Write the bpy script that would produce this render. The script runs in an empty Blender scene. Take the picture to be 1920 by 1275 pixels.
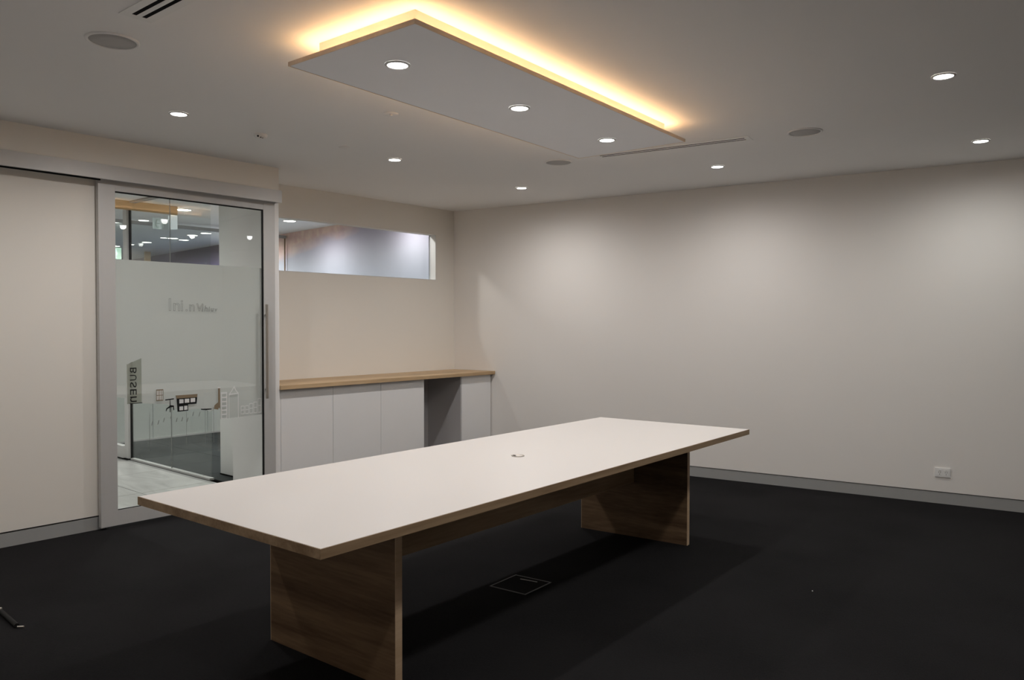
import bpy, bmesh, math, random
from mathutils import Vector, Matrix
random.seed(4)
C = bpy.context.scene.collection
S = bpy.context.scene
V = Vector
H = 2.735            # ceiling height
# ------------------------------------------------------------------ camera
cd = bpy.data.cameras.new('camera'); cam = bpy.data.objects.new('camera', cd); C.objects.link(cam)
cd.sensor_fit = 'HORIZONTAL'; cd.sensor_width = 36.0; cd.lens = 36.0 * 1461.2 / 1920.0
cd.clip_start = 0.02; cd.clip_end = 100
R_ = V((0.7615, 0.6481, 0.0018)).normalized(); F_ = V((-0.6480, 0.7613, -0.02227)).normalized()
U_ = R_.cross(F_); R_ = F_.cross(U_)
m = Matrix((R_, U_, -F_)).transposed().to_4x4(); m.translation = V((0, 0, 1.465)); cam.matrix_world = m
S.camera = cam
# ------------------------------------------------------------------ world, exposure
w = bpy.data.worlds.new('world'); S.world = w; w.use_nodes = True
w.node_tree.nodes['Background'].inputs[0].default_value = (0.05, 0.055, 0.06, 1)
w.node_tree.nodes['Background'].inputs[1].default_value = 0.3
S.view_settings.view_transform = 'Standard'; S.view_settings.look = 'None'
S.view_settings.exposure = 0.40; S.view_settings.gamma = 1.0; S.view_settings.use_curve_mapping = False
SPOT_W = 32.0          # room downlights
SPOT_COL = (1.0, 0.968, 0.952)
SPOT_COL_R = (0.98, 0.982, 0.955)
CAN_W = 12.5           # canopy downlights
COR_W = 78.0           # corridor downlights
COVE = 12.0             # cove LED strip radiance
COVE_COL = (1.0, 0.60, 0.29)

# ------------------------------------------------------------------ materials
def nt(name):
    mt = bpy.data.materials.new(name); mt.use_nodes = True
    n = mt.node_tree.nodes; l = mt.node_tree.links
    return mt, n, l, n['Principled BSDF']
def setp(b, col=None, rough=None, metal=None, spec=None):
    if col is not None: b.inputs['Base Color'].default_value = (*col, 1)
    if rough is not None: b.inputs['Roughness'].default_value = rough
    if metal is not None: b.inputs['Metallic'].default_value = metal
    if spec is not None: b.inputs['Specular IOR Level'].default_value = spec
def plain(name, col, rough=0.6, metal=0.0, spec=0.3, var=0.03, scale=6.0, bump=0.0, bscale=200.0):
    mt, n, l, b = nt(name); setp(b, col, rough, metal, spec)
    tc = n.new('ShaderNodeTexCoord')
    ns = n.new('ShaderNodeTexNoise'); ns.inputs['Scale'].default_value = scale; ns.inputs['Detail'].default_value = 3
    l.new(tc.outputs['Object'], ns.inputs['Vector'])
    mx = n.new('ShaderNodeMixRGB'); mx.inputs[1].default_value = (*[c*(1-var) for c in col], 1)
    mx.inputs[2].default_value = (*[min(1, c*(1+var)) for c in col], 1)
    l.new(ns.outputs['Fac'], mx.inputs[0]); l.new(mx.outputs[0], b.inputs['Base Color'])
    if bump:
        n2 = n.new('ShaderNodeTexNoise'); n2.inputs['Scale'].default_value = bscale; n2.inputs['Detail'].default_value = 2
        l.new(tc.outputs['Object'], n2.inputs['Vector'])
        bp = n.new('ShaderNodeBump'); bp.inputs['Strength'].default_value = bump; bp.inputs['Distance'].default_value = 0.002
        l.new(n2.outputs['Fac'], bp.inputs['Height']); l.new(bp.outputs[0], b.inputs['Normal'])
    return mt
def wood(name, dark, light, axis, rough=0.5, spec=0.3, stretch=0.06, scale=9.0):
    """laminate oak: long grain along one axis (0 x, 1 y, 2 z)"""
    mt, n, l, b = nt(name); setp(b, light, rough, 0, spec)
    tc = n.new('ShaderNodeTexCoord'); mp = n.new('ShaderNodeMapping')
    sc = [1.0, 1.0, 1.0]; sc[axis] = stretch
    mp.inputs['Scale'].default_value = sc
    l.new(tc.outputs['Object'], mp.inputs['Vector'])
    a = n.new('ShaderNodeTexNoise'); a.inputs['Scale'].default_value = scale; a.inputs['Detail'].default_value = 5; a.inputs['Distortion'].default_value = 0.7
    c = n.new('ShaderNodeTexNoise'); c.inputs['Scale'].default_value = scale*9; c.inputs['Detail'].default_value = 3
    l.new(mp.outputs[0], a.inputs['Vector']); l.new(mp.outputs[0], c.inputs['Vector'])
    add = n.new('ShaderNodeMath'); add.operation = 'MULTIPLY_ADD'; add.inputs[1].default_value = 0.35
    l.new(c.outputs['Fac'], add.inputs[0]); l.new(a.outputs['Fac'], add.inputs[2])
    cr = n.new('ShaderNodeValToRGB'); cr.color_ramp.elements[0].position = 0.5; cr.color_ramp.elements[1].position = 0.85
    cr.color_ramp.elements[0].color = (*dark, 1); cr.color_ramp.elements[1].color = (*light, 1)
    l.new(add.outputs[0], cr.inputs[0]); l.new(cr.outputs[0], b.inputs['Base Color'])
    return mt
def emis(name, col, strength):
    mt, n, l, b = nt(name); setp(b, (0.8, 0.8, 0.8), 0.5)
    b.inputs['Emission Color'].default_value = (*col, 1); b.inputs['Emission Strength'].default_value = strength
    return mt
def glass(name, tint=(0.93, 0.96, 0.95), f=0.04):
    mt, n, l, b = nt(name); n.remove(b)
    out = n['Material Output']
    t = n.new('ShaderNodeBsdfTransparent'); t.inputs[0].default_value = (*tint, 1)
    g = n.new('ShaderNodeBsdfGlossy'); g.inputs['Roughness'].default_value = 0.0
    lw = n.new('ShaderNodeLayerWeight')                       # Schlick reflectance, the same from both faces of a pane
    pw = n.new('ShaderNodeMath'); pw.operation = 'POWER'; pw.inputs[1].default_value = 5.0; l.new(lw.outputs['Facing'], pw.inputs[0])
    ma = n.new('ShaderNodeMath'); ma.operation = 'MULTIPLY_ADD'; ma.inputs[1].default_value = 0.9; ma.inputs[2].default_value = f; l.new(pw.outputs[0], ma.inputs[0])
    mx = n.new('ShaderNodeMixShader')
    l.new(ma.outputs[0], mx.inputs[0]); l.new(t.outputs[0], mx.inputs[1]); l.new(g.outputs[0], mx.inputs[2])
    l.new(mx.outputs[0], out.inputs[0])
    return mt
def frost(name, col, diff=0.5, clear=0.0):
    mt, n, l, b = nt(name); n.remove(b); out = n['Material Output']
    d = n.new('ShaderNodeBsdfDiffuse'); d.inputs[0].default_value = (*col, 1)
    t = n.new('ShaderNodeBsdfTranslucent'); t.inputs[0].default_value = (*col, 1)
    mx = n.new('ShaderNodeMixShader'); mx.inputs[0].default_value = 1-diff
    l.new(d.outputs[0], mx.inputs[1]); l.new(t.outputs[0], mx.inputs[2])
    last = mx
    if clear:
        tr = n.new('ShaderNodeBsdfTransparent'); m2 = n.new('ShaderNodeMixShader'); m2.inputs[0].default_value = clear
        l.new(mx.outputs[0], m2.inputs[1]); l.new(tr.outputs[0], m2.inputs[2]); last = m2
    l.new(last.outputs[0], out.inputs[0])
    return mt

M = {}
M['wall'] = plain('cream_paint', (0.87, 0.835, 0.795), 0.85, spec=0.15, var=0.012, scale=2, bump=0.15, bscale=300)
M['wall_l'] = plain('warm_cream_paint', (0.86, 0.815, 0.745), 0.85, spec=0.15, var=0.012, scale=2, bump=0.15, bscale=300)
M['ceil'] = plain('ceiling_white', (0.93, 0.92, 0.905), 0.9, spec=0.1, var=0.01, scale=1.5)
M['canopy'] = plain('canopy_white', (0.94, 0.94, 0.95), 0.8, spec=0.2, var=0.01)
M['dark_wall'] = plain('cream_paint_rear', (0.87, 0.835, 0.795), 0.9, spec=0.1)
M['base'] = plain('grey_skirting', (0.37, 0.37, 0.36), 0.5, spec=0.4)
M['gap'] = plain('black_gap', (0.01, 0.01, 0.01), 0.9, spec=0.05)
M['alu'] = plain('satin_aluminium', (0.56, 0.55, 0.535), 0.5, 0.15, 0.5, var=0.02, scale=30)
M['steel'] = plain('brushed_steel', (0.46, 0.42, 0.37), 0.35, 0.85, 0.5, var=0.04, scale=40)
M['cab'] = plain('pale_grey_laminate', (0.86, 0.85, 0.84), 0.5, spec=0.3, var=0.01)
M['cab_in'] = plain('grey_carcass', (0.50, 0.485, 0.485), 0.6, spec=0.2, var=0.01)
M['top'] = plain('white_laminate', (0.85, 0.81, 0.775), 0.42, spec=0.35, var=0.006, scale=3)
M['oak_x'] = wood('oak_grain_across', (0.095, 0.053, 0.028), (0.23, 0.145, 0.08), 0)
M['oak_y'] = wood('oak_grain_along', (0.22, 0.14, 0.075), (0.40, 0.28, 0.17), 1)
M['oak_w'] = wood('worktop_oak', (0.42, 0.28, 0.15), (0.62, 0.44, 0.26), 1, rough=0.45)
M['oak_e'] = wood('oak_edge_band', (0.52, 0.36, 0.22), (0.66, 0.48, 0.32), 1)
M['rim'] = plain('floor_box_rim', (0.16, 0.16, 0.16), 0.5)
M['oak_p'] = wood('pale_oak_lip', (0.78, 0.62, 0.47), (0.88, 0.74, 0.60), 1)
M['upst'] = plain('upstand_cream', (0.70, 0.66, 0.62), 0.8, spec=0.1)
M['black'] = plain('black_rubber', (0.012, 0.012, 0.012), 0.6, spec=0.2)
M['slot'] = plain('slot_black', (0.006, 0.006, 0.007), 0.8, spec=0.05)
M['grille'] = plain('speaker_grille', (0.55, 0.54, 0.53), 0.8, spec=0.1, bump=0.5, bscale=900)
M['plastic'] = plain('white_plastic', (0.88, 0.87, 0.85), 0.4, spec=0.4, var=0.01)
M['trimwhite'] = plain('white_trim', (0.75, 0.74, 0.72), 0.5, spec=0.3, var=0.01)
M['glass'] = glass('clear_glass', (0.95, 0.965, 0.955))
M['frost'] = frost('frosted_film', (0.86, 0.86, 0.85), 0.5)
M['frost2'] = frost('frosted_film_partition', (0.70, 0.72, 0.69), 0.6)
M['faint'] = frost('clear_cut_line', (0.36, 0.37, 0.35), 0.6)
M['pale'] = frost('pale_film', (0.95, 0.95, 0.94), 0.75)
M['tan'] = plain('tan_film', (0.26, 0.20, 0.13), 0.7)
M['lamp'] = emis('lamp_lens', (1.0, 0.98, 0.94), 14.0)
M['lamp_c'] = emis('corridor_lamp_lens', (1.0, 0.97, 0.92), 9.0)
M['led'] = emis('warm_led', COVE_COL, COVE)
M['exit'] = emis('exit_green', (0.02, 0.35, 0.16), 0.9)
M['exitw'] = emis('exit_white', (0.6, 1.0, 0.95), 1.1)
M['signgl'] = frost('sign_blade', (0.62, 0.70, 0.70), 0.6, 0.35)
M['pale_green'] = plain('pale_green_print', (0.45, 0.62, 0.56), 0.6)
M['signw'] = emis('sign_body', (0.75, 0.85, 0.9), 0.35)
M['oak_b'] = wood('beam_timber', (0.55, 0.36, 0.18), (0.78, 0.55, 0.30), 1)

def carpet(name, base, amp, tile=None):
    mt, n, l, b = nt(name); setp(b, base, 0.98, 0, 0.08)
    tc = n.new('ShaderNodeTexCoord')
    a = n.new('ShaderNodeTexNoise'); a.inputs['Scale'].default_value = 1.3; a.inputs['Detail'].default_value = 4
    f = n.new('ShaderNodeTexNoise'); f.inputs['Scale'].default_value = 260; f.inputs['Detail'].default_value = 2
    mp = n.new('ShaderNodeMapping'); mp.inputs['Scale'].default_value = (1, 0.25, 1)
    l.new(tc.outputs['Object'], a.inputs['Vector']); l.new(tc.outputs['Object'], mp.inputs[0]); l.new(mp.outputs[0], f.inputs['Vector'])
    mm = n.new('ShaderNodeMath'); mm.operation = 'MULTIPLY_ADD'; mm.inputs[1].default_value = 0.8
    l.new(f.outputs['Fac'], mm.inputs[0]); l.new(a.outputs['Fac'], mm.inputs[2])
    cr = n.new('ShaderNodeValToRGB'); cr.color_ramp.elements[0].position = 0.55; cr.color_ramp.elements[1].position = 1.2 if False else 1.0
    cr.color_ramp.elements[0].color = (*[c*(1-amp) for c in base], 1); cr.color_ramp.elements[1].color = (*[c*(1+amp) for c in base], 1)
    l.new(mm.outputs[0], cr.inputs[0]); l.new(cr.outputs[0], b.inputs['Base Color'])
    bp = n.new('ShaderNodeBump'); bp.inputs['Strength'].default_value = 0.6; bp.inputs['Distance'].default_value = 0.003
    l.new(f.outputs['Fac'], bp.inputs['Height']); l.new(bp.outputs[0], b.inputs['Normal'])
    return mt
M['carpet'] = carpet('black_carpet', (0.0125, 0.012, 0.0125), 0.30)
M['carpet2'] = carpet('charcoal_carpet', (0.045, 0.050, 0.050), 0.22)

def stone():
    mt, n, l, b = nt('pale_stone_tile'); setp(b, (0.5, 0.5, 0.48), 0.35, 0, 0.4)
    tc = n.new('ShaderNodeTexCoord'); mp = n.new('ShaderNodeMapping'); mp.inputs['Scale'].default_value = (0.7, 3.0, 1); mp.inputs['Rotation'].default_value = (0, 0, 0.5)
    l.new(tc.outputs['Object'], mp.inputs[0])
    a = n.new('ShaderNodeTexNoise'); a.inputs['Scale'].default_value = 2.2; a.inputs['Detail'].default_value = 6; a.inputs['Distortion'].default_value = 1.2
    l.new(mp.outputs[0], a.inputs['Vector'])
    cr = n.new('ShaderNodeValToRGB'); cr.color_ramp.elements[0].position = 0.35; cr.color_ramp.elements[1].position = 0.62
    cr.color_ramp.elements[0].color = (0.46, 0.455, 0.44, 1); cr.color_ramp.elements[1].color = (0.60, 0.595, 0.575, 1)
    l.new(a.outputs['Fac'], cr.inputs[0]); l.new(cr.outputs[0], b.inputs['Base Color'])
    return mt
M['stone'] = stone()

def mural():
    """printed sunset wall covering: pink clouds over pale blue"""
    mt, n, l, b = nt('sunset_print'); setp(b, (0.5, 0.5, 0.6), 0.6, 0, 0.2)
    g = n.new('ShaderNodeNewGeometry'); sx = n.new('ShaderNodeSeparateXYZ'); l.new(g.outputs['Position'], sx.inputs[0])
    tc = n.new('ShaderNodeMapping'); l.new(g.outputs['Position'], tc.inputs[0]); tc.inputs['Scale'].default_value = (0.9, 0.9, 3.2); tc.inputs['Rotation'].default_value = (0, 0.12, 0)
    ns = n.new('ShaderNodeTexNoise'); ns.inputs['Scale'].default_value = 1.6; ns.inputs['Detail'].default_value = 7; ns.inputs['Distortion'].default_value = 0.4
    l.new(tc.outputs[0], ns.inputs['Vector'])
    def mth(op, a, c, d=None):
        q = n.new('ShaderNodeMath'); q.operation = op
        for i, v in enumerate((a, c, d)):
            if v is None: continue
            if isinstance(v, (int, float)): q.inputs[i].default_value = v
            else: l.new(v, q.inputs[i])
        return q.outputs[0]
    # vertical gradient: pale blue low -> lilac high
    hz = mth('SUBTRACT', sx.outputs['Z'], 1.9)
    hz = mth('DIVIDE', hz, 0.85)
    cr = n.new('ShaderNodeValToRGB'); e = cr.color_ramp.elements
    e[0].position = 0.0; e[0].color = (0.44, 0.48, 0.57, 1)
    e[1].position = 1.0; e[1].color = (0.47, 0.41, 0.51, 1)
    k = e.new(0.45); k.color = (0.47, 0.48, 0.56, 1)
    l.new(hz, cr.inputs[0])
    # pink cloud bank: band whose lower edge sinks towards -x
    low = mth('MULTIPLY_ADD', sx.outputs['X'], 0.13, 3.66)          # lower edge z: 2.53 at x=-8, 2.26 at x=-9.7
    dz = mth('SUBTRACT', sx.outputs['Z'], low)
    dz = mth('MULTIPLY_ADD', ns.outputs['Fac'], 0.30, dz)
    f = n.new('ShaderNodeMapRange'); f.inputs['From Min'].default_value = 0.10; f.inputs['From Max'].default_value = 0.28
    l.new(dz, f.inputs['Value'])
    # clouds only between x -10.4 and -7.1
    fx = n.new('ShaderNodeMapRange'); fx.inputs['From Min'].default_value = -7.0; fx.inputs['From Max'].default_value = -7.9
    l.new(sx.outputs['X'], fx.inputs['Value'])
    fy = n.new('ShaderNodeMapRange'); fy.inputs['From Min'].default_value = -11.2; fy.inputs['From Max'].default_value = -10.3
    l.new(sx.outputs['X'], fy.inputs['Value'])
    fac = mth('MULTIPLY', mth('MULTIPLY', f.outputs[0], fx.outputs[0]), fy.outputs[0])
    n2 = n.new('ShaderNodeTexNoise'); n2.inputs['Scale'].default_value = 9; n2.inputs['Detail'].default_value = 5; l.new(g.outputs['Position'], n2.inputs['Vector'])
    c2 = n.new('ShaderNodeValToRGB'); c2.color_ramp.elements[0].position = 0.4; c2.color_ramp.elements[1].position = 0.62
    c2.color_ramp.elements[0].color = (0.78, 0.52, 0.47, 1); c2.color_ramp.elements[1].color = (0.88, 0.66, 0.55, 1)
    l.new(n2.outputs['Fac'], c2.inputs[0])
    mx = n.new('ShaderNodeMixRGB'); l.new(fac, mx.inputs[0]); l.new(cr.outputs[0], mx.inputs[1]); l.new(c2.outputs[0], mx.inputs[2])
    # far stretch: deeper blue low, plum above
    cr2 = n.new('ShaderNodeValToRGB'); e = cr2.color_ramp.elements
    h2 = mth('DIVIDE', mth('SUBTRACT', sx.outputs['Z'], 1.8), 0.9)
    e[0].position = 0.2; e[0].color = (0.16, 0.24, 0.36, 1); e[1].position = 0.95; e[1].color = (0.30, 0.25, 0.29, 1)
    k = e.new(0.65); k.color = (0.20, 0.17, 0.30, 1)
    l.new(h2, cr2.inputs[0])
    ff = n.new('ShaderNodeMapRange'); ff.inputs['From Min'].default_value = -10.4; ff.inputs['From Max'].default_value = -11.4
    l.new(sx.outputs['X'], ff.inputs['Value'])
    m3 = n.new('ShaderNodeMixRGB'); l.new(ff.outputs[0], m3.inputs[0]); l.new(mx.outputs[0], m3.inputs[1]); l.new(cr2.outputs[0], m3.inputs[2])
    l.new(m3.outputs[0], b.inputs['Base Color'])
    return mt
M['mural'] = mural()

# ------------------------------------------------------------------ geometry helpers
ORG = {}                       # world origin of every parent
def link(name, bm, mat, parent=None, bevel=0.0, smooth=False, origin=None):
    """bm holds world coordinates; the object is placed relative to its parent"""
    if bevel: bmesh.ops.bevel(bm, geom=list(bm.edges), offset=bevel, segments=2, profile=0.7, affect='EDGES')
    bmesh.ops.recalc_face_normals(bm, faces=bm.faces)
    me = bpy.data.meshes.new(name)
    po = ORG[parent] if parent is not None else V((0, 0, 0))
    if origin is None:
        if parent is None:
            xs = [v.co for v in bm.verts]
            origin = V(((min(v.x for v in xs)+max(v.x for v in xs))/2, (min(v.y for v in xs)+max(v.y for v in xs))/2, min(v.z for v in xs)))
        else: origin = po.copy()
    origin = V(origin)
    bmesh.ops.translate(bm, verts=bm.verts, vec=-origin)
    bm.to_mesh(me); bm.free()
    for mt in (mat if isinstance(mat, (list, tuple)) else [mat]): me.materials.append(mt)
    if smooth:
        for p_ in me.polygons: p_.use_smooth = True
    o = bpy.data.objects.new(name, me); C.objects.link(o)
    if parent is not None: o.parent = parent
    o.location = origin - po
    ORG[o] = origin
    return o
def tag(o, label=None, cat=None, group=None, kind=None):
    if label: o['label'] = label
    if cat: o['category'] = cat
    if group: o['group'] = group
    if kind: o['kind'] = kind
    return o
def thing(name, loc, label, cat, group=None):
    o = bpy.data.objects.new(name, None); C.objects.link(o); o.location = loc; o.empty_display_size = 0.1
    ORG[o] = V(loc); return tag(o, label, cat, group)
def box(bm, x0, x1, y0, y1, z0, z1):
    return prism(bm, [(x0, y0), (x1, y0), (x1, y1), (x0, y1)], z0, z1)
def prism(bm, pts, z0, z1):
    a = [bm.verts.new((p_[0], p_[1], z0)) for p_ in pts]; b = [bm.verts.new((p_[0], p_[1], z1)) for p_ in pts]
    n = len(pts); fs = [bm.faces.new(a[::-1]), bm.faces.new(b)]
    for i in range(n): fs.append(bm.faces.new((a[i], a[(i+1) % n], b[(i+1) % n], b[i])))
    return fs
def B(*a):
    bm = bmesh.new(); box(bm, *a); return bm
def P(pts, z0, z1):
    bm = bmesh.new(); prism(bm, pts, z0, z1); return bm
def lathe(bm, prof, c, n=32, cap0=True, cap1=True):
    """prof: list of (r, z); revolve about the vertical through c"""
    rings = []
    for r, z in prof:
        if r < 1e-6: rings.append([bm.verts.new((c[0], c[1], z))])
        else: rings.append([bm.verts.new((c[0]+r*math.cos(2*math.pi*i/n), c[1]+r*math.sin(2*math.pi*i/n), z)) for i in range(n)])
    for a, b in zip(rings, rings[1:]):
        for i in range(n):
            j = (i+1) % n
            if len(a) == 1 and len(b) == 1: continue
            if len(a) == 1: bm.faces.new((a[0], b[i], b[j]))
            elif len(b) == 1: bm.faces.new((a[i], a[j], b[0]))
            else: bm.faces.new((a[i], a[j], b[j], b[i]))
    return rings
def tube(bm, p0, p1, r, n=12):
    p0 = V(p0); p1 = V(p1); d = (p1-p0).normalized(); a = d.orthogonal().normalized(); b = d.cross(a)
    A = [bm.verts.new(p0 + r*(math.cos(2*math.pi*i/n)*a + math.sin(2*math.pi*i/n)*b)) for i in range(n)]
    Bv = [bm.verts.new(p1 + r*(math.cos(2*math.pi*i/n)*a + math.sin(2*math.pi*i/n)*b)) for i in range(n)]
    for i in range(n): bm.faces.new((A[i], A[(i+1) % n], Bv[(i+1) % n], Bv[i]))
    bm.faces.new(A[::-1]); bm.faces.new(Bv)

# ------------------------------------------------------------------ the room shell
NR = V((-0.139, 0.9903)).normalized(); DR = 7.189     # long blank wall: NR.p = DR (8 degrees off square)
def yr(x, off=0.0): return (DR + off - NR.x*x)/NR.y     # y on that wall at x
XL, XN, XB, TH = -6.30, -5.765, -5.65, 0.10            # niche wall, near wall, bulkhead faces
XR, YF = 2.0, -1.6
YJ0, YJ1 = 3.672, 3.732                                   # the jamb return between door and niche
floor_pts = [(XN-0.06, YF), (XR, YF), (XR, yr(XR)+0.05), (XL-0.02, yr(XL)+0.05), (XL-0.02, YJ1-0.03), (XN-0.06, YJ1-0.03)]
fl = tag(link('floor', P(floor_pts, -0.05, 0.0), M['carpet']), kind='structure')
bm = bmesh.new()
box(bm, -16.5, XR+0.1, YF-0.1, 9.0, H, H+0.08)
tag(link('ceiling', bm, M['ceil']), kind='structure')
# left wall: near stretch, over the door, bulkhead, jamb return, niche wall round the window
bm = bmesh.new()
box(bm, XN-0.14, XN, YF, 2.34, 0.10, H)
box(bm, XN-0.14, XN, 2.34, YJ0, 2.42, H)
box(bm, XN, XB, YF, YJ0-0.006, 2.55, H)                    # bulkhead
WY0, WY1, WZ0, WZ1 = 3.90, 6.088, 1.938, 2.44
box(bm, XL-TH, XL, YJ1, yr(XL)+0.10, 0.0, WZ0)
box(bm, XL-TH, XL, YJ1, yr(XL)+0.10, WZ1, H)
box(bm, XL-TH, XL, WY1, yr(XL)+0.10, WZ0, WZ1)
box(bm, XL-TH, XL, YJ1, WY0, WZ0, WZ1)
tag(link('wall_left', bm, M['wall_l']), kind='structure')
tag(link('wall_niche', B(XL-TH, XN+0.01, YJ0, YJ1, 0.0, H), M['ceil']), kind='structure')   # the jamb return
# back (long blank) wall, lifted off the floor above a recessed skirting
x0, x1 = XL-0.05, XR+0.1
def strip(x0, x1, o0, o1, z0, z1):
    return P([(x0, yr(x0, o0)), (x1, yr(x1, o0)), (x1, yr(x1, o1)), (x0, yr(x0, o1))], z0, z1)
tag(link('wall_back', strip(XL, x1, 0, 0.12, 0.099, H), M['wall']), kind='structure')
tag(link('baseboard_back', strip(XL, x1, 0.005, 0.03, 0.0, 0.092), M['base']), kind='structure')
tag(link('trim_1', strip(XL, x1, 0.031, 0.06, 0.0, 0.099), M['gap']), kind='structure')
tag(link('baseboard_left', B(XN-0.03, XN-0.002, YF, 2.335, 0.0, 0.089), M['base']), kind='structure')
tag(link('trim_2', B(XN-0.08, XN-0.031, YF, 2.335, 0.0, 0.10), M['gap']), kind='structure')
tag(link('wall_right', B(XR, XR+0.1, YF, yr(XR), 0, H), M['dark_wall']), kind='structure')
tag(link('wall_front', B(XN-0.14, XR, YF-0.1, YF, 0, H), M['dark_wall']), kind='structure')

# window in the niche wall: reveal liner, glass
wn = bpy.data.objects.new('window_1', None); C.objects.link(wn); wn.location = (XL-0.05, 5.0, WZ0); ORG[wn] = V(wn.location); tag(wn, kind='structure')
bm = bmesh.new()
box(bm, XL-TH, XL-0.001, WY1-0.004, WY1-0.0005, WZ0, WZ1); 
link('reveal', bm, M['trimwhite'], wn)
link('sill', B(XL-TH, XL-0.001, WY0, WY1-0.004, WZ0+0.0005, WZ0+0.005), M['trimwhite'], wn)
link('glass_pane', B(XL-0.085, XL-0.077, WY0, WY1-0.004, WZ0+0.005, WZ1), M['glass'], wn)

# sliding door track fascia
t = bpy.data.objects.new('trim_3', None); C.objects.link(t); t.location = (-5.64, 1.0, 2.45); ORG[t] = V(t.location); tag(t, kind='structure')
link('fascia', B(-5.655, -5.63, YF, 3.682, 2.45, 2.549), M['alu'], t)
link('shade_strip', B(-5.668, -5.656, YF, 2.268, 2.441, 2.4505), M['gap'], t)  # solid black strip standing in for the line of shade under the fascia
link('track', B(-5.76, -5.656, YF, 3.66, 2.50, 2.545), M['alu'], t)
link('end_cap', B(-5.76, -5.656, 3.662, 3.682, 2.452, 2.548), M['alu'], t)

# ------------------------------------------------------------------ the sliding glass door
DX0, DX1 = -5.75, -5.71; DY0, DY1 = 2.272, 3.666; DZ0, DZ1 = 0.018, 2.495
GY0, GY1, GZ0, GZ1 = 2.386, 3.560, 0.125, 2.388
d = bpy.data.objects.new('door_1', None); C.objects.link(d); d.location = (-5.73, 2.97, 0); ORG[d] = V(d.location); tag(d, kind='structure')
for y0, y1 in ((DY0, GY0), (GY1, DY1)):
    link('stile', B(DX0, DX1, y0, y1, DZ0, DZ1), M['alu'], d, bevel=0.002)
for z0, z1 in ((DZ0, GZ0), (GZ1, DZ1)):
    link('rail', B(DX0, DX1-0.001, GY0, GY1, z0, z1), M['alu'], d, bevel=0.001)
link('glass_pane', B(-5.734, -5.726, GY0, GY1, GZ0, GZ1), M['glass'], d)
for a in ((-5.725, -5.7145, GY1-0.011, GY1, GZ0, GZ1), (-5.725, -5.7145, GY0, GY1-0.011, GZ1-0.010, GZ1), (-5.725, -5.7145, GY0, GY1-0.011, GZ0, GZ0+0.005)):
    link('gasket', B(*a), M['black'], d)
# frosted film with a skyline cut out of its lower edge (y, z) on the door
def film_mesh(outline, holes, x, th=0.0012):
    cu = bpy.data.curves.new('f', 'CURVE'); cu.dimensions = '2D'; cu.fill_mode = 'BOTH'; cu.extrude = th/2
    for pts in [outline]+holes:
        sp = cu.splines.new('POLY'); sp.points.add(len(pts)-1); sp.use_cyclic_u = True
        for q, (a, b) in zip(sp.points, pts): q.co = (a, b, 0, 1)
    ob = bpy.data.objects.new('f', cu); me = bpy.data.meshes.new_from_object(ob)
    bm = bmesh.new(); bm.from_mesh(me); bpy.data.objects.remove(ob)
    for v in bm.verts: v.co = V((x + v.co.z, v.co.x, v.co.y))
    return bm
def rc(a, b, c, e): return [(a, c), (b, c), (b, e), (a, e)]
out = [(GY0, 1.911), (GY1, 1.911), (GY1, 0.705), (3.250, 0.700), (3.183, 0.700), (3.183, 0.775), (3.15, 0.79), (3.10, 0.765), (3.08, 0.775), (3.03, 0.795),
       (2.985, 0.795), (2.83, 0.795), (2.83, 0.815), (2.805, 0.815), (2.775, 0.845), (2.745, 0.850), (2.60, 0.868), (2.571, 0.872), (2.571, 1.202), (2.466, 1.160), (2.46, 0.915), (GY0, 0.93)]
holes = []
FX = -5.7245-0.0010
film = link('frosted_film', film_mesh(out, holes, -5.7355), M['frost'], d)
# the coloured and clear bits of the skyline, as thin film pieces
def piece(name, pts, mat, dx=0.0, holes=[]):
    return link(name, film_mesh(pts, holes, -5.7225+dx, 0.0008), mat, film)
def lat(y0, y1, z0, z1, nc, nr, fr, gap):
    hs = []; cw = (y1-y0-2*fr-(nc-1)*gap)/nc; ch = (z1-z0-2*fr-(nr-1)*gap)/nr
    for i in range(nc):
        for j in range(nr):
            a = y0+fr+i*(cw+gap); b = z0+fr+j*(ch+gap); hs.append(rc(a, a+cw, b, b+ch))
    return hs
tag(piece('skyline_building', rc(2.672, 2.724, 0.881, 0.966), M['tan'], holes=lat(2.672, 2.724, 0.883, 0.962, 4, 2, 0.0035, 0.004)), 'small tan printed building with two rows of windows')
piece('skyline_window', rc(2.677, 2.72, 0.889, 0.96), M['pale'], -0.001)
tag(piece('skyline_building', [(2.832, 0.788), (2.915, 0.79), (2.915, 0.838), (2.982, 0.838), (2.99, 0.912), (2.817, 0.912), (2.826, 0.885)], M['black'],
      holes=[rc(2.846, 2.876, 0.797, 0.827), rc(2.883, 2.910, 0.797, 0.829), rc(2.846, 2.880, 0.850, 0.881), rc(2.888, 2.925, 0.851, 0.882), rc(2.934, 2.972, 0.852, 0.884)]), 'dark framed printed building with six pale windows')
piece('skyline_roof', [(2.826, 0.888), (2.985, 0.888), (2.990, 0.912), (2.817, 0.912)], M['tan'], 0.001)
piece('skyline_window', rc(2.834, 2.972, 0.846, 0.885), M['pale'], -0.001); piece('skyline_window', rc(2.834, 2.914, 0.793, 0.838), M['pale'], -0.001)
tag(piece('skyline_signpost', [(2.739, 0.888), (2.804, 0.892), (2.804, 0.884), (2.777, 0.882), (2.779, 0.842), (2.804, 0.838), (2.806, 0.803), (2.800, 0.803), (2.797, 0.826), (2.779, 0.826), (2.777, 0.79), (2.773, 0.79), (2.772, 0.824), (2.752, 0.814), (2.747, 0.799), (2.742, 0.800), (2.746, 0.82), (2.772, 0.838), (2.773, 0.882), (2.739, 0.880)], M['black']), 'black printed wind pump')
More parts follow.
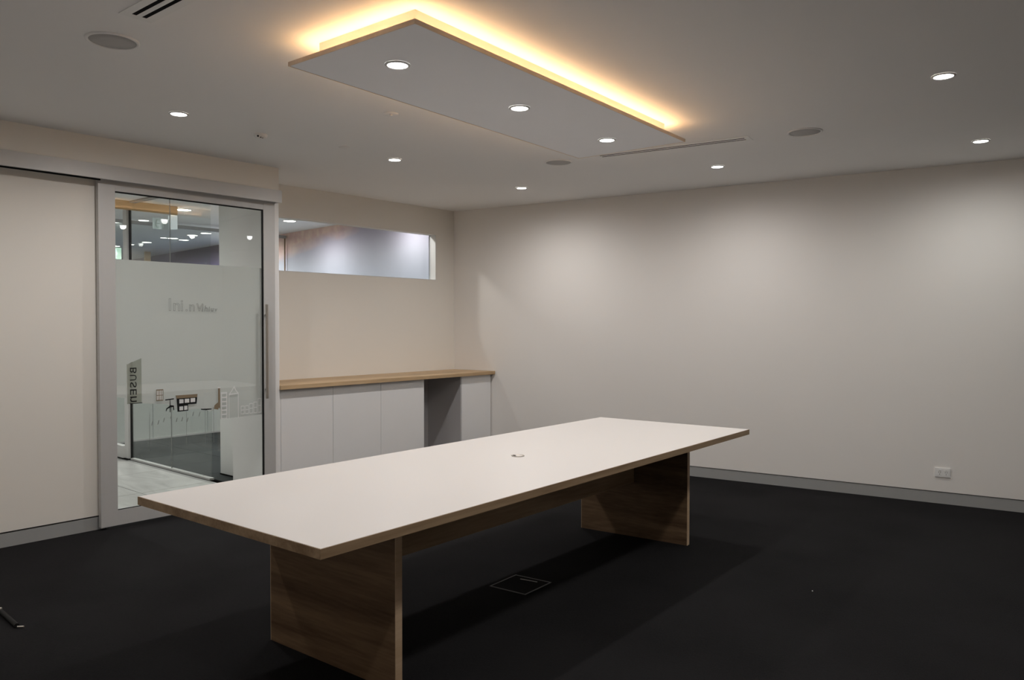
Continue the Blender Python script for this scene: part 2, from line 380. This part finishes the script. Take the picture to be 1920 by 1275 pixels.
tag(piece('skyline_tower', rc(3.160, 3.176, 0.79, 0.945), M['tan']), 'tan printed chimney')
piece('skyline_tower', [(3.160, 0.862-0.085), (3.160, 0.835), (3.145, 0.826), (3.128, 0.812), (3.125, 0.785)], M['tan'], 0.0)
piece('skyline_cap', rc(3.155, 3.180, 0.945, 0.953), M['pale'], 0.001)
piece('skyline_bridge', [(3.018, 0.795), (3.105, 0.790), (3.105, 0.784), (3.06, 0.781), (3.018, 0.788)], M['black'])
tag(piece('skyline_tower', rc(3.184, 3.236, 0.700, 0.911), M['pale'], holes=lat(3.184, 3.236, 0.700, 0.905, 1, 6, 0.007, 0.010)), 'pale printed tower crossed by floor lines')
piece('skyline_tower', [(3.250, 0.70), (3.255, 0.70), (3.255, 0.885), (3.33, 0.89), (3.33, 0.70), (3.336, 0.70), (3.336, 0.897), (3.318, 0.915), (3.297, 0.955), (3.275, 0.92), (3.25, 0.893)], M['pale'],
      holes=[[(3.262, 0.895), (3.326, 0.898), (3.312, 0.912), (3.296, 0.944), (3.28, 0.916)]])
for i in range(5):
    a = 3.355+i*0.038; hh = (0.80, 0.80, 0.815, 0.825, 0.85)[i]
    piece('skyline_house', rc(a, a+0.032, 0.722, hh-0.01), M['pale'], holes=lat(a, a+0.032, 0.724, hh-0.012, 1, 2, 0.004, 0.006))
for a in (2.62, 2.90, 3.05, 3.12):
    piece('skyline_line', rc(a, a+0.0022, 0.52, 0.80), M['faint'])
for i in range(9):
    a = 2.63+i*0.045+0.01*random.random(); z_ = 0.70+0.05*random.random()
    piece('skyline_line', [(a, z_), (a+0.006, z_), (a+0.014, z_+0.03), (a+0.009, z_+0.032)], M['faint'])
# letters on the cut-out tower, read from the corridor side
def text_mesh(s, size, outline=0.0):
    cu = bpy.data.curves.new('t', 'FONT'); cu.body = s; cu.size = size; cu.extrude = 0.0004
    if outline: cu.fill_mode = 'NONE'; cu.bevel_depth = outline; cu.extrude = 0.0
    cu.resolution_u = 3
    ob = bpy.data.objects.new('t', cu); me = bpy.data.meshes.new_from_object(ob); bpy.data.objects.remove(ob)
    bm = bmesh.new(); bm.from_mesh(me); return bm
tower = piece('tower_backing', [(2.571, 0.876), (2.571, 1.200), (2.468, 1.158), (2.468, 0.874)], M['faint'], -0.0150)
tower.data.materials[0] = M['signt'] = frost('tower_film', (0.50, 0.50, 0.44), 0.7, 0.35)
tower['label'] = 'slanted tower cut-out with letters down it'
bm = bmesh.new()
zc = 1.135
for ch, k in (('B', 1.0), ('U', 0.85), ('S', 1.0), ('E', 1.0), ('n', 1.0)):
    tb = text_mesh(ch, 0.062); me = bpy.data.meshes.new('x')
    xs = [v.co.x for v in tb.verts]; ys = [v.co.y for v in tb.verts]
    wx_, hy = max(xs)-min(xs), max(ys)-min(ys)
    for v in tb.verts:
        a = (v.co.x-min(xs))/wx_*0.040; b = (v.co.y-min(ys))/hy*0.046
        v.co = V((-5.7195+v.co.z, 2.528-b, zc-a))     # up of the letter points left, reading downwards
    tb.to_mesh(me); tb.free(); bm.from_mesh(me); bpy.data.meshes.remove(me)
    zc -= 0.052
link('letters', bm, M['black'], film)
link('tower_line', film_mesh(rc(2.478, 2.568, 0.874, 0.879), [], -5.7205, 0.0008), M['black'], film)
# faint outlined word on the film, mirrored, shrinking to the right
bm = bmesh.new(); y_ = 2.772
for ch, s, adv in (('l', 0.135, 0.034), ('n', 0.125, 0.058), ('i', 0.125, 0.036), ('.', 0.11, 0.030), ('n', 0.105, 0.050), ('V', 0.085, 0.048), ('i', 0.078, 0.022), ('h', 0.062, 0.034), ('i', 0.055, 0.018), ('u', 0.050, 0.03), ('v', 0.045, 0.03)):
    tb = text_mesh(ch, s, 0.0012); me = bpy.data.meshes.new('x')
    mn = min(v.co.x for v in tb.verts)
    for v in tb.verts: v.co = V((-5.7215+v.co.z*0.3, y_+(v.co.x-mn)+0.12*v.co.y*(1 if s < 0.1 else 0), 1.549+v.co.y))
    tb.to_mesh(me); tb.free(); bm.from_mesh(me); bpy.data.meshes.remove(me); y_ += adv
tag(link('outlined_word', bm, M['faint'], film), 'faint outlined lettering on the frosted film')
# pull handle: one bar each side of the leaf
for sx_, yy in ((1, 3.553), (-1, 3.553)):
    xh = -5.73 + sx_*0.075
    bm = bmesh.new(); tube(bm, (xh, yy, 0.84), (xh, yy, 1.61), 0.0115, 16)
    h_ = link('handle', bm, M['steel'], d, smooth=False)
    for zz in (0.915, 1.527):
        bm = bmesh.new(); tube(bm, (xh, yy, zz), (-5.73+sx_*0.021, 3.578, zz), 0.008, 12); link('mount', bm, M['steel'], h_)

# ------------------------------------------------------------------ corridor and the rooms beyond the glass
PY = 3.655                         # line of the cross partition
bm = bmesh.new(); box(bm, -16.5, XN-0.06, -2.4, PY, -0.05, -0.004)
cf = tag(link('corridor_floor', bm, M['base']), kind='structure')
tile_me = None
ti = 0
xe = XN-0.065
for i in range(4):                    # nearest rows of stone tiles are single pieces, 0.9 x 0.6
    for j in range(6):
        x_1 = xe - i*0.9; x_0 = x_1-0.894; y_1 = PY-0.06-j*0.60+ (0 if True else 0); y_0 = y_1-0.594
        bm = B(x_0, x_1, y_0, y_1, -0.003, 0.0 + 0.0006*random.random()); link('tile', bm, M['stone'], cf); ti += 1
tag(link('corridor_carpet_base', B(-16.5, XL-TH-0.001, PY+0.06, 9.0, -0.05, -0.006), M['black']), kind='structure')
cp = bpy.data.objects.new('corridor_carpet', None); C.objects.link(cp); cp.location = (-8.5, 5, 0); ORG[cp] = V(cp.location); tag(cp, kind='structure')
for i in range(5):
    for j in range(4):
        x_1 = XL-TH-0.01-i*0.66; y_0 = PY+0.062+j*0.66
        link('carpet_tile', B(x_1-0.655, x_1, y_0, y_0+0.655, -0.005, 0.0+0.0008*random.random()), M['carpet2'], cp)
link('far_carpet', B(-16.4, -9.73, PY+0.062, 8.8, -0.005, 0.0), M['carpet2'], cp)
link('stone_far', B(-16.4, xe-4*0.9, -2.4, PY-0.06, -0.003, 0.0), M['stone'], cf)
tag(link('wall_corridor', B(-6.99, XL-TH, 3.88, 4.0, 0.012, H), M['ceil'], None), kind='structure')
tag(link('baseboard_corridor', B(-6.992, XL-TH, 3.872, 3.879, 0.0, 0.011), M['gap']), kind='structure')
bm = bmesh.new(); box(bm, -16.6, -16.5, -2.4, 9.0, 0, H); box(bm, -16.5, -5.9, -2.5, -2.4, 0, H)
tag(link('wall_corridor_far', bm, M['ceil']), kind='structure')
bm = bmesh.new(); box(bm, XL-TH-0.001, XL-TH, YJ1, 3.87, 0, H)
# mural wall, slightly off square, running from the window's jamb to the far end
def ym(x): return 6.41 + (x+9.64)*(-0.104)
bm = P([(-16.5, ym(-16.5)), (XL-TH+0.0, ym(XL-TH)), (XL-TH+0.0, ym(XL-TH)+0.1), (-16.5, ym(-16.5)+0.1)], 0, H)
tag(link('wall_mural', bm, M['mural']), kind='structure')
# glazed cross partition next to the door
pt = thing('glass_partition', (-7.7, PY, 0), 'frameless clear glass partition with a black end post beyond the sliding door', 'partition')
link('post', B(-8.450, -8.425, PY+0.012, PY+0.030, 0.0, H-0.001), M['black'], pt)
link('bottom_channel', B(-8.425, -6.78, PY, PY+0.045, 0.0, 0.018), M['alu'], pt)
link('head_channel', B(-8.425, -6.78, PY-0.01, PY+0.055, H-0.02, H-0.001), M['base'], pt)
for a, b in ((-8.424, -7.558), (-7.552, -6.78)):
    link('glass_pane', B(a, b, PY+0.016, PY+0.026, 0.018, H-0.02), M['glass'], pt)
link('joint', B(-7.557, -7.553, PY+0.017, PY+0.025, 0.018, H-0.02), M['base'], pt)
# framed side light left of it
sl = thing('framed_sidelight', (-8.9, PY, 0), 'pale framed glass side light left of the black partition post', 'partition')
link('frame_post', B(-8.54, -8.452, PY-0.01, PY+0.035, 0.012, H-0.001), M['trimwhite'], sl)
link('frame_rail', B(-10.2, -8.541, PY-0.03, PY+0.03, 0.012, 0.14), M['trimwhite'], sl)
link('plinth', B(-10.2, -8.453, PY-0.026, PY+0.026, 0.0, 0.012), M['gap'], sl)
link('glass_pane', B(-10.2, -8.541, PY-0.004, PY+0.004, 0.14, H-0.02), M['glass'], sl)
# far glazed wall with frosted lower band
fp = thing('frosted_partition', (-9.7, 5.0, 0), 'long far glass wall, frosted white below and clear above', 'partition')
ys = [3.75, 4.48, 5.20, 5.92, 6.40]
for a, b in zip(ys, ys[1:]):
    link('glass_pane', B(-9.705, -9.695, a+0.003, b-0.003, 0.02, 2.66), M['glass'], fp)
    f_ = link('frosted_film', B(-9.692, -9.690, a+0.003, b-0.003, 0.02, 1.86), M['frost2'], fp)
link('bottom_channel', B(-9.72, -9.68, 3.75, 6.40, 0, 0.02), M['alu'], fp)
link('head_channel', B(-9.72, -9.68, 3.75, 6.40, 2.66, 2.70), M['base'], fp)
link('end_post', B(-9.706, -9.694, 6.380, 6.396, 0.02, 2.66), M['oak_x'], fp)
# hanging timber bulkhead with an exit blade sign under its end
tag(link('timber_bulkhead', B(-8.42, -8.38, 2.2, 4.165, 2.643, H-0.001), M['oak_b']), 'honey timber ceiling beam seen through the top of the door glass', 'beam')
xs_ = thing('exit_sign', (-8.46, 4.13, 2.64), 'white exit light box hanging below the end of the timber beam', 'sign', None)
link('light_box', B(-8.50, -8.43, 4.113, 4.19, 2.49, 2.642), M['signw'], xs_, bevel=0.012)
bl = link('sign_blade', B(-8.47, -8.464, 3.93, 4.112, 2.478, 2.60), M['signgl'], xs_)
bm = bmesh.new()
for k in range(10):                       # rounded arrow disc, then the running figure beside its door frame
    a0 = math.radians(70+k*22); a1 = math.radians(92+k*22)
    prism_pts = [(3.985+0.030*math.cos(a0), 2.538+0.045*math.sin(a0)), (3.985+0.030*math.cos(a1), 2.538+0.045*math.sin(a1)), (3.985+0.022*math.cos(a1), 2.538+0.037*math.sin(a1)), (3.985+0.022*math.cos(a0), 2.538+0.037*math.sin(a0))]
    f0 = [bm.verts.new((-8.4632, y, z)) for y, z in prism_pts]; bm.faces.new(f0)
for (y0, y1, z0, z1) in ((3.97, 4.005, 2.535, 2.542), (4.03, 4.036, 2.495, 2.582), (4.03, 4.085, 2.577, 2.583), (4.045, 4.095, 2.534, 2.540)):
    box(bm, -8.4635, -8.4625, y0, y1, z0, z1)
link('pictogram', bm, M['pale_green'], bl)
# lit green running-man sign
gs = thing('exit_sign', (-11.0, 4.58, 2.33), 'bright green running figure exit sign at the far left of the door glass', 'sign', None)
link('sign_panel', B(-11.02, -11.0, 4.40, 4.672, 2.322, 2.478), M['exit'], gs)
bm = bmesh.new()
def gy(pts):
    a = [bm.verts.new((-10.998, y, z)) for y, z in pts]; b = [bm.verts.new((-10.996, y, z)) for y, z in pts]
    bm.faces.new(a[::-1]); bm.faces.new(b)
    for i in range(len(pts)): bm.faces.new((a[i], a[(i+1) % len(pts)], b[(i+1) % len(pts)], b[i]))
gy([(4.555, 2.445), (4.575, 2.468), (4.60, 2.46), (4.61, 2.44), (4.59, 2.43)])
gy([(4.545, 2.435), (4.61, 2.43), (4.62, 2.39), (4.60, 2.36), (4.61, 2.335), (4.59, 2.33), (4.575, 2.365), (4.56, 2.335), (4.53, 2.33), (4.55, 2.375), (4.54, 2.40)])
gy([(4.42, 2.335), (4.50, 2.335), (4.50, 2.465), (4.42, 2.465)])
link('pictogram', bm, M['exitw'], gs)
tag(link('door_far', B(-14.02, -13.98, 6.35, 6.45, 0.0, 2.72), M['oak_b']), kind='structure')
# round seats/door pull on the far partition: a tiny black bolt on the side light
# ------------------------------------------------------------------ lamps
def spot(parent, loc, watt, col, ang=150, blend=0.85, size=0.035, name='bulb'):
    ld = bpy.data.lights.new(name, 'SPOT'); ld.energy = watt; ld.color = col; ld.spot_size = math.radians(ang); ld.spot_blend = blend; ld.shadow_soft_size = size
    o = bpy.data.objects.new(name, ld); C.objects.link(o); o.parent = parent; o.location = V(loc)-ORG[parent]
    return o
def downlight(x, y, z, label, group, r=0.045, watt=SPOT_W, lens='lamp', col=SPOT_COL, rim=0.012, ang=178, lamp=True):
    t = thing('downlight', (x, y, z), label, 'downlight', group)
    bm = bmesh.new(); lathe(bm, [(r+rim, z-0.0005), (r+rim, z-0.004), (r+0.002, z-0.007), (r, z-0.003), (r, z-0.0005)], (x, y)); link('trim_ring', bm, M['trimwhite'], t, smooth=True)
    bm = bmesh.new(); lathe(bm, [(r, z-0.001), (r, z-0.004), (r*0.6, z-0.0055), (0, z-0.006)], (x, y)); link('lens', bm, M[lens], t, smooth=True)
    if lamp: spot(t, (x, y, z-0.02), watt, col, ang)
    return t
G1 = 'downlights flush in the room ceiling'
downlight(-4.646, 2.321, H, 'white downlight in the ceiling in front of the sliding door', G1)
downlight(-4.655, 4.054, H, 'white downlight in the ceiling in front of the high window', G1)
downlight(-4.708, 5.667, H, 'small white downlight nearest the room corner', G1)
downlight(-2.850, 5.914, H, 'white downlight beside the blank wall, just beyond the second slot vent', G1, watt=SPOT_W*0.85)
downlight(-0.926, 4.499, H, 'white downlight nearest the right edge, above its neighbour', G1, col=SPOT_COL_R)
downlight(-1.051, 6.261, H, 'white downlight near the blank wall at far right', G1, col=SPOT_COL_R, watt=SPOT_W*0.72)
for x_, y_, lb in ((-4.65, 0.60, 'white downlight beyond the left frame edge, along the sliding door wall'), (-0.95, 2.75, 'white downlight above the top edge, right of the canopy'),
                 (-0.95, 1.0, 'white downlight straight above the viewpoint')):
    downlight(x_, y_, H, lb, G1)
for x_, lb in ((-4.5, 'left'), (-2.8, 'middle'), (-1.0, 'right')):       # unseen wall washers, added behind the viewpoint to raise the ambient light
    downlight(x_, -0.95, H, lb + ' wall washer downlight behind the viewpoint, unseen, added for ambient light', G1, watt=75.0, ang=84)
CZ = 2.625
G2 = 'downlights in the floating canopy'
downlight(-2.684, 2.355, CZ, 'largest bright downlight in the canopy, nearest its apex', G2, watt=CAN_W)
downlight(-2.715, 3.249, CZ, 'middle downlight of the floating canopy', G2, watt=CAN_W)
downlight(-2.762, 4.170, CZ, 'far downlight of the floating canopy', G2, watt=CAN_W)
G3 = 'corridor and office downlights beyond the glass'
downlight(-8.467, 5.648, H, 'bright round downlight seen through the high window', G3, lens='lamp_c', watt=COR_W*0.6, rim=0.01, r=0.075)
downlight(-8.558, 4.316, H, 'large downlight seen through the door, right of the timber beam', G3, lens='lamp_c', watt=COR_W, r=0.085)
downlight(-6.70, 5.70, H, 'corridor downlight hidden just outside the high window', G3, lens='lamp_c', watt=COR_W*0.36, r=0.06)
downlight(-7.6, 2.4, H, 'corridor downlight over the stone tiles outside the door', G3, lens='lamp_c', watt=COR_W, r=0.06)
downlight(-9.83, 4.45, H, 'downlight seen through the door below the timber beam', G3, lens='lamp_c', watt=COR_W, r=0.06, lamp=False)
far = [(-10.248, 4.308, 'office downlight at the left edge of the door glass, upper'), (-13.503, 5.638, 'thin office downlight just above the green exit sign'),
       (-13.041, 5.673, 'small office downlight just right of the black post'), (-12.482, 5.696, 'office downlight above the far timber door'),
       (-11.62, 5.56, 'office downlight left of the central far pair'), (-11.58, 5.68, 'bright far office downlight below the exit box'), (-11.683, 5.90, 'office downlight right of the central far pair'),
       (-10.965, 5.672, 'office downlight right of the exit box'), (-10.555, 5.659, 'far office downlight third from the white wall'),
       (-10.182, 5.631, 'office downlight touching the white wall edge')]
for i, (x_, y_, lb) in enumerate(far):
    downlight(x_, y_, H, lb, G3, lens='lamp_c', watt=COR_W*1.1, r=0.07 if i != 4 else 0.05, lamp=i in (0, 1, 2, 5, 7, 9))

# ------------------------------------------------------------------ floating canopy with cove LEDs
cq = [V((-3.080, 2.050)), V((-2.262, 2.074)), V((-2.410, 4.542)), V((-3.228, 4.517))]
cc = sum(cq, V((0, 0)))/4
def inset(q, d_):
    n = len(q); res = []
    for i in range(n):
        p0, p1, p2 = q[i-1], q[i], q[(i+1) % n]
        e1 = (p1-p0).normalized(); e2 = (p2-p1).normalized()
        res.append(p1 + (-e1 + e2)*d_ )
    return res
can = thing('ceiling_canopy', (cc.x, cc.y, CZ), 'rectangular floating ceiling panel with timber edge and warm cove glow above the table', 'ceiling panel')
link('panel', P(inset(cq, 0.006), CZ, CZ+0.016), M['canopy'], can)
ci = inset(cq, 0.005)
for i in range(4):
    j = (i+1) % 4; link('edge_band', P([cq[i], cq[j], ci[j], ci[i]], CZ-0.001, CZ+0.018), M['oak_p'], can)
up = inset(cq, 0.100); up2 = inset(cq, 0.112)
bm = bmesh.new()
for i in range(4):
    j = (i+1) % 4; prism(bm, [up[i], up[j], up2[j], up2[i]], CZ+0.016, H-0.0005)
link('upstand', bm, M['upst'], can)
l1 = inset(cq, 0.072); l2 = inset(cq, 0.094)
for i in range(4):
    j = (i+1) % 4
    link('led_strip', P([l1[i], l1[j], l2[j], l2[i]], CZ+0.0165, CZ+0.021), M['led'], can)

# ------------------------------------------------------------------ ceiling fittings
def speaker(x, y, label):
    t = thing('ceiling_speaker', (x, y, H), label, 'speaker', 'round ceiling speakers')
    bm = bmesh.new(); lathe(bm, [(0.112, H-0.0005), (0.112, H-0.005), (0.106, H-0.008), (0.098, H-0.006), (0.098, H-0.0005)], (x, y), 48); link('rim', bm, M['ceil'], t, smooth=True)
    bm = bmesh.new(); lathe(bm, [(0.098, H-0.001), (0.098, H-0.004), (0.05, H-0.0055), (0, H-0.006)], (x, y), 48); link('grille', bm, M['grille'], t, smooth=True)
speaker(-3.674, 1.531, 'large round grey ceiling speaker next to the nearer slot vent')
speaker(-3.737, 4.953, 'round ceiling speaker left of the farther slot vent')
speaker(-1.893, 5.218, 'round ceiling speaker right of the farther slot vent')
def slot_vent(cx, cy, L, W, ang, label):
    t = thing('slot_vent', (cx, cy, H), label, 'air vent', 'linear slot air vents')
    ca, sa = math.cos(ang), math.sin(ang)
    def q(a0, a1, b0, b1): return [(cx+a*ca-b*sa, cy+a*sa+b*ca) for a, b in ((a0, b0), (a1, b0), (a1, b1), (a0, b1))]
    link('slot_backing', P(q(-L/2+0.036, L/2-0.036, -0.031, 0.031), H-0.0022, H-0.0008), M['slot'], t)
    fr = 0.037
    for r_ in ((-L/2, -L/2+fr, -W/2, W/2), (L/2-fr, L/2, -W/2, W/2), (-L/2+fr, L/2-fr, -W/2, -0.031), (-L/2+fr, L/2-fr, 0.031, W/2)):
        link('frame', P(q(*r_), H-0.0030, H-0.0005), M['plastic'], t)
    link('divider', P(q(-L/2+fr, L/2-fr, -0.011, 0.011), H-0.0030, H-0.0005), M['plastic'], t)
slot_vent(-2.75, 1.49, 1.16, 0.136, 0.02, 'white twin slot air vent cut off by the top edge')
slot_vent(-2.815, 5.065, 1.165, 0.136, 0.152, 'long thin twin slot air vent beyond the canopy end')
# sprinkler and detectors
t = thing('sprinkler', (-3.654, 3.154, H), 'flat round sprinkler rose beside the long canopy edge', 'sprinkler')
bm = bmesh.new(); lathe(bm, [(0.045, H-0.0005), (0.043, H-0.004), (0.02, H-0.007), (0.0, H-0.007)], (-3.654, 3.154)); link('rose', bm, M['ceil'], t, smooth=True)
bm = bmesh.new(); lathe(bm, [(0.009, H-0.007), (0.009, H-0.011), (0.013, H-0.014), (0.0, H-0.015)], (-3.654, 3.154), 16); link('nozzle', bm, M['plastic'], t)
t = thing('motion_sensor', (-4.732, 2.934, H), 'small cream ceiling sensor with dark dots near the bulkhead', 'sensor')
bm = bmesh.new(); lathe(bm, [(0.045, H-0.0005), (0.044, H-0.010), (0.036, H-0.024), (0.0, H-0.028)], (-4.732, 2.934), 24); link('sensor_body', bm, M['plastic'], t, smooth=True)
for k, dy in enumerate((-0.028, -0.004, 0.014)):
    bm = bmesh.new(); px_, py_ = -4.732+0.030-0.006*k, 2.934+dy-0.012
    bmesh.ops.create_icosphere(bm, subdivisions=2, radius=0.0065); bmesh.ops.translate(bm, verts=bm.verts, vec=(px_, py_, H-0.022)); link('sensor_eye', bm, M['black'], t)
bm = bmesh.new(); lathe(bm, [(0.04, H-0.0005), (0.039, H-0.003), (0.0, H-0.004)], (-4.612, 3.536), 24)
tag(link('blanking_plate', bm, M['ceil'], None, smooth=True), 'faint flat round blanking cap on the ceiling left of a downlight', 'cap')

# ------------------------------------------------------------------ cabinets in the niche
XC = -5.785; ZT0, ZT1 = 0.893, 0.930
yw = lambda x: yr(x, -0.003)
wt = [(XL+0.001, YJ1+0.002), (-5.735, YJ1+0.002), (-5.735, yw(-5.735)), (XL+0.001, yw(XL))]
bm = P(wt, ZT0, ZT1)
tag(link('worktop', bm, M['oak_w'], bevel=0.004), 'long oak worktop over the pale grey cabinets under the high window', 'worktop')
def cupboard(y0, y1, doors, label, last=False):
    t = thing('cupboard', (-6.0, (y0+y1)/2, 0), label, 'cupboard', 'pale grey cupboards under the worktop')
    bm = bmesh.new()
    box(bm, XL+0.004, XC-0.020, y0, y0+0.018, 0.10, ZT0-0.001)
    if last: box(bm, XL+0.004, XC-0.020, y1-0.018, y1, 0.10, ZT0-0.001)
    else: box(bm, XL+0.004, XC-0.001, y1-0.018, y1, 0.10, ZT0-0.001)
    box(bm, XL+0.004, XC-0.020, y0+0.018, y1-0.018, 0.10, 0.118); box(bm, XL+0.004, XL+0.012, y0+0.018, y1-0.018, 0.118, ZT0-0.001)
    box(bm, XL+0.012, XC-0.020, y0+0.018, y1-0.018, ZT0-0.019, ZT0-0.001)
    link('carcass', bm, M['cab'], t)
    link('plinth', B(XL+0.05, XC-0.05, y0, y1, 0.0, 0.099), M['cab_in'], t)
    for a, b in doors: link('door', B(XC-0.018, XC, a+0.0018, b-0.0018, 0.10, ZT0-0.004), M['cab'], t, bevel=0.001)
link_filler = tag(link('filler_panel', B(XL+0.004, XC+0.002, YJ1+0.002, YJ1+0.030, 0.0, ZT0-0.001), M['cab']), 'narrow pale grey filler strip beside the door jamb', 'panel')
cupboard(YJ1+0.031, 5.424, [(YJ1+0.031, 4.303), (4.303, 4.860), (4.860, 5.408)], 'pale grey three door cupboard left of the open bay')
cupboard(5.969, yw(XL)-0.045, [(5.969, yw(XC)-0.012)], 'single door cupboard right of the open bay, against the blank wall', True)
t = thing('open_bay', (-6.0, 5.7, 0), 'dark open bay between the pale grey cupboards', 'shelf unit')
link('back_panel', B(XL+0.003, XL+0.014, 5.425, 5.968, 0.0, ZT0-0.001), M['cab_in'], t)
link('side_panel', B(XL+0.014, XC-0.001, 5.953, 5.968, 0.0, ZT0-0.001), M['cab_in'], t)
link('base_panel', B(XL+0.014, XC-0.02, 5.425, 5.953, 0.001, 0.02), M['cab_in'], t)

# ------------------------------------------------------------------ the long table
TQ = [V((-3.319, 1.467)), V((-2.098, 1.509)), V((-2.233, 5.159)), V((-3.404, 5.064))]
TZ = 0.730
tc_ = sum(TQ, V((0, 0)))/4
tb = thing('meeting_table', (tc_.x, tc_.y, 0), 'long white topped meeting table with oak edge and panel legs', 'table')
ti_ = inset(TQ, 0.0035)
link('tabletop', P(ti_, TZ-0.034, TZ), M['top'], tb)
for i in range(4):
    j = (i+1) % 4; link('edge_band', P([TQ[i], TQ[j], ti_[j], ti_[i]], TZ-0.035, TZ-0.0012), M['oak_y'], tb)
link('underside', P(inset(TQ, 0.02), TZ-0.040, TZ-0.0345), M['oak_y'], tb)
def leg(x0, y0, x1, y1, t_):
    e = V((x1-x0, y1-y0)).normalized(); nrm = V((-e.y, e.x))*t_
    a, b = V((x0, y0)), V((x1, y1))
    core = P([a+e*0.002, b-e*0.002, b-e*0.002+nrm, a+e*0.002+nrm], 0.0, TZ-0.041)
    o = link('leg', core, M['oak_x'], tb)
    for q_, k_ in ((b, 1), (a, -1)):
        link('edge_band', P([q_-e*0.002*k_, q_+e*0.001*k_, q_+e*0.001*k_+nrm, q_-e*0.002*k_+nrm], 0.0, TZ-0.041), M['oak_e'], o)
leg(-3.156, 1.995, -2.331, 2.030, 0.036)
leg(-3.214, 4.545, -2.424, 4.628, 0.036)
link('modesty_beam', P([(-2.752, 2.048), (-2.716, 2.050), (-2.803, 4.582), (-2.839, 4.578)], 0.375, TZ-0.041), M['oak_y'], tb)
g_ = (-2.749, 3.282)
gr = tag(link('cable_grommet', (lambda b_: (lathe(b_, [(0.030, TZ+0.0003), (0.036, TZ+0.0003), (0.036, TZ+0.0035), (0.030, TZ+0.0045), (0.028, TZ+0.001)], g_, 32), b_)[1])(bmesh.new()), M['steel'], tb, smooth=True), 'round metal cable grommet')
bm = bmesh.new(); lathe(bm, [(0.0, TZ+0.0002), (0.028, TZ+0.0002), (0.028, TZ+0.001), (0.0, TZ+0.001)], g_, 24)
link('grommet_lid', bm, M['top'], gr)
link('cable_slot', B(g_[0]-0.034, g_[0]-0.010, g_[1]-0.018, g_[1]-0.004, TZ+0.0011, TZ+0.003), M['black'], gr)

# ------------------------------------------------------------------ floor box, socket, bits on the floor
fb = thing('floor_box', (-2.765, 3.327, 0), 'square carpet lidded floor box under the table', 'floor box')
fq = [V((-2.877, 3.192)), V((-2.639, 3.215)), V((-2.653, 3.464)), V((-2.892, 3.435))]
fi = inset(fq, 0.006)
bm = bmesh.new()
for i in range(4):
    j = (i+1) % 4; prism(bm, [fq[i], fq[j], fi[j], fi[i]], 0.0003, 0.004)
link('rim', bm, M['rim'], fb)
link('lid', P(inset(fq, 0.0065), 0.0003, 0.0022), M['carpet'], fb)
link('lid_handle', P([(-2.823, 3.392), (-2.718, 3.413), (-2.719, 3.419), (-2.824, 3.398)], 0.0023, 0.0045), M['base'], fb)
# power outlet on the blank wall
sx0, sx1, sz0, sz1 = -1.474, -1.364, 0.219, 0.293
so = thing('power_outlet', (-1.419, yr(-1.419), 0.22), 'white double power outlet low on the blank wall', 'outlet')
e = V((NR.y, -NR.x))
def onw(x, o): return (x, yr(x, -o))
link('faceplate', P([onw(sx0, 0.0005), onw(sx1, 0.0005), onw(sx1, 0.009), onw(sx0, 0.009)], sz0, sz1), M['plastic'], so, bevel=0.0015)
for k in (0, 1):
    xa = sx0+0.018+k*0.046
    o_ = link('socket_face', P([onw(xa, 0.0091), onw(xa+0.036, 0.0091), onw(xa+0.036, 0.0105), onw(xa, 0.0105)], sz0+0.012, sz1-0.012), M['plastic'], so)
    bm = bmesh.new()
    for dx, z0 in ((0.009, sz0+0.034), (0.022, sz0+0.034), (0.0155, sz0+0.018)):
        prism(bm, [onw(xa+dx, 0.0106), onw(xa+dx+0.004, 0.0106), onw(xa+dx+0.004, 0.0112), onw(xa+dx, 0.0112)], z0, z0+0.011)
    link('pin_slots', bm, M['base'], o_)
    link('switch', P([onw(xa+0.011, 0.0106), onw(xa+0.025, 0.0106), onw(xa+0.025, 0.0135), onw(xa+0.011, 0.0135)], sz1-0.022, sz1-0.014), M['trimwhite'], o_)
# dark rod with bright tips on the carpet at the left edge
rd = thing('chair_foot', (-4.34, 1.285, 0), 'black rod foot with bright metal tips on the carpet at the left edge', 'chair foot')
bm = bmesh.new(); tube(bm, (-4.47, 1.293, 0.012), (-4.198, 1.281, 0.012), 0.011, 12); link('rod', bm, M['black'], rd)
bm = bmesh.new(); tube(bm, (-4.191, 1.281, 0.0085), (-4.170, 1.303, 0.0085), 0.0035, 8); link('end_tip', bm, M['steel'], rd)
bm = bmesh.new(); bmesh.ops.create_icosphere(bm, subdivisions=2, radius=0.008); bmesh.ops.translate(bm, verts=bm.verts, vec=(-4.470, 1.293, 0.024)); link('end_tip', bm, M['steel'], rd)
bm = bmesh.new(); bmesh.ops.create_icosphere(bm, subdivisions=1, radius=0.004); bmesh.ops.translate(bm, verts=bm.verts, vec=(-1.487, 4.282, 0.003))
tag(link('lint_speck', bm, M['plastic']), 'tiny white speck on the carpet right of the table', 'speck')
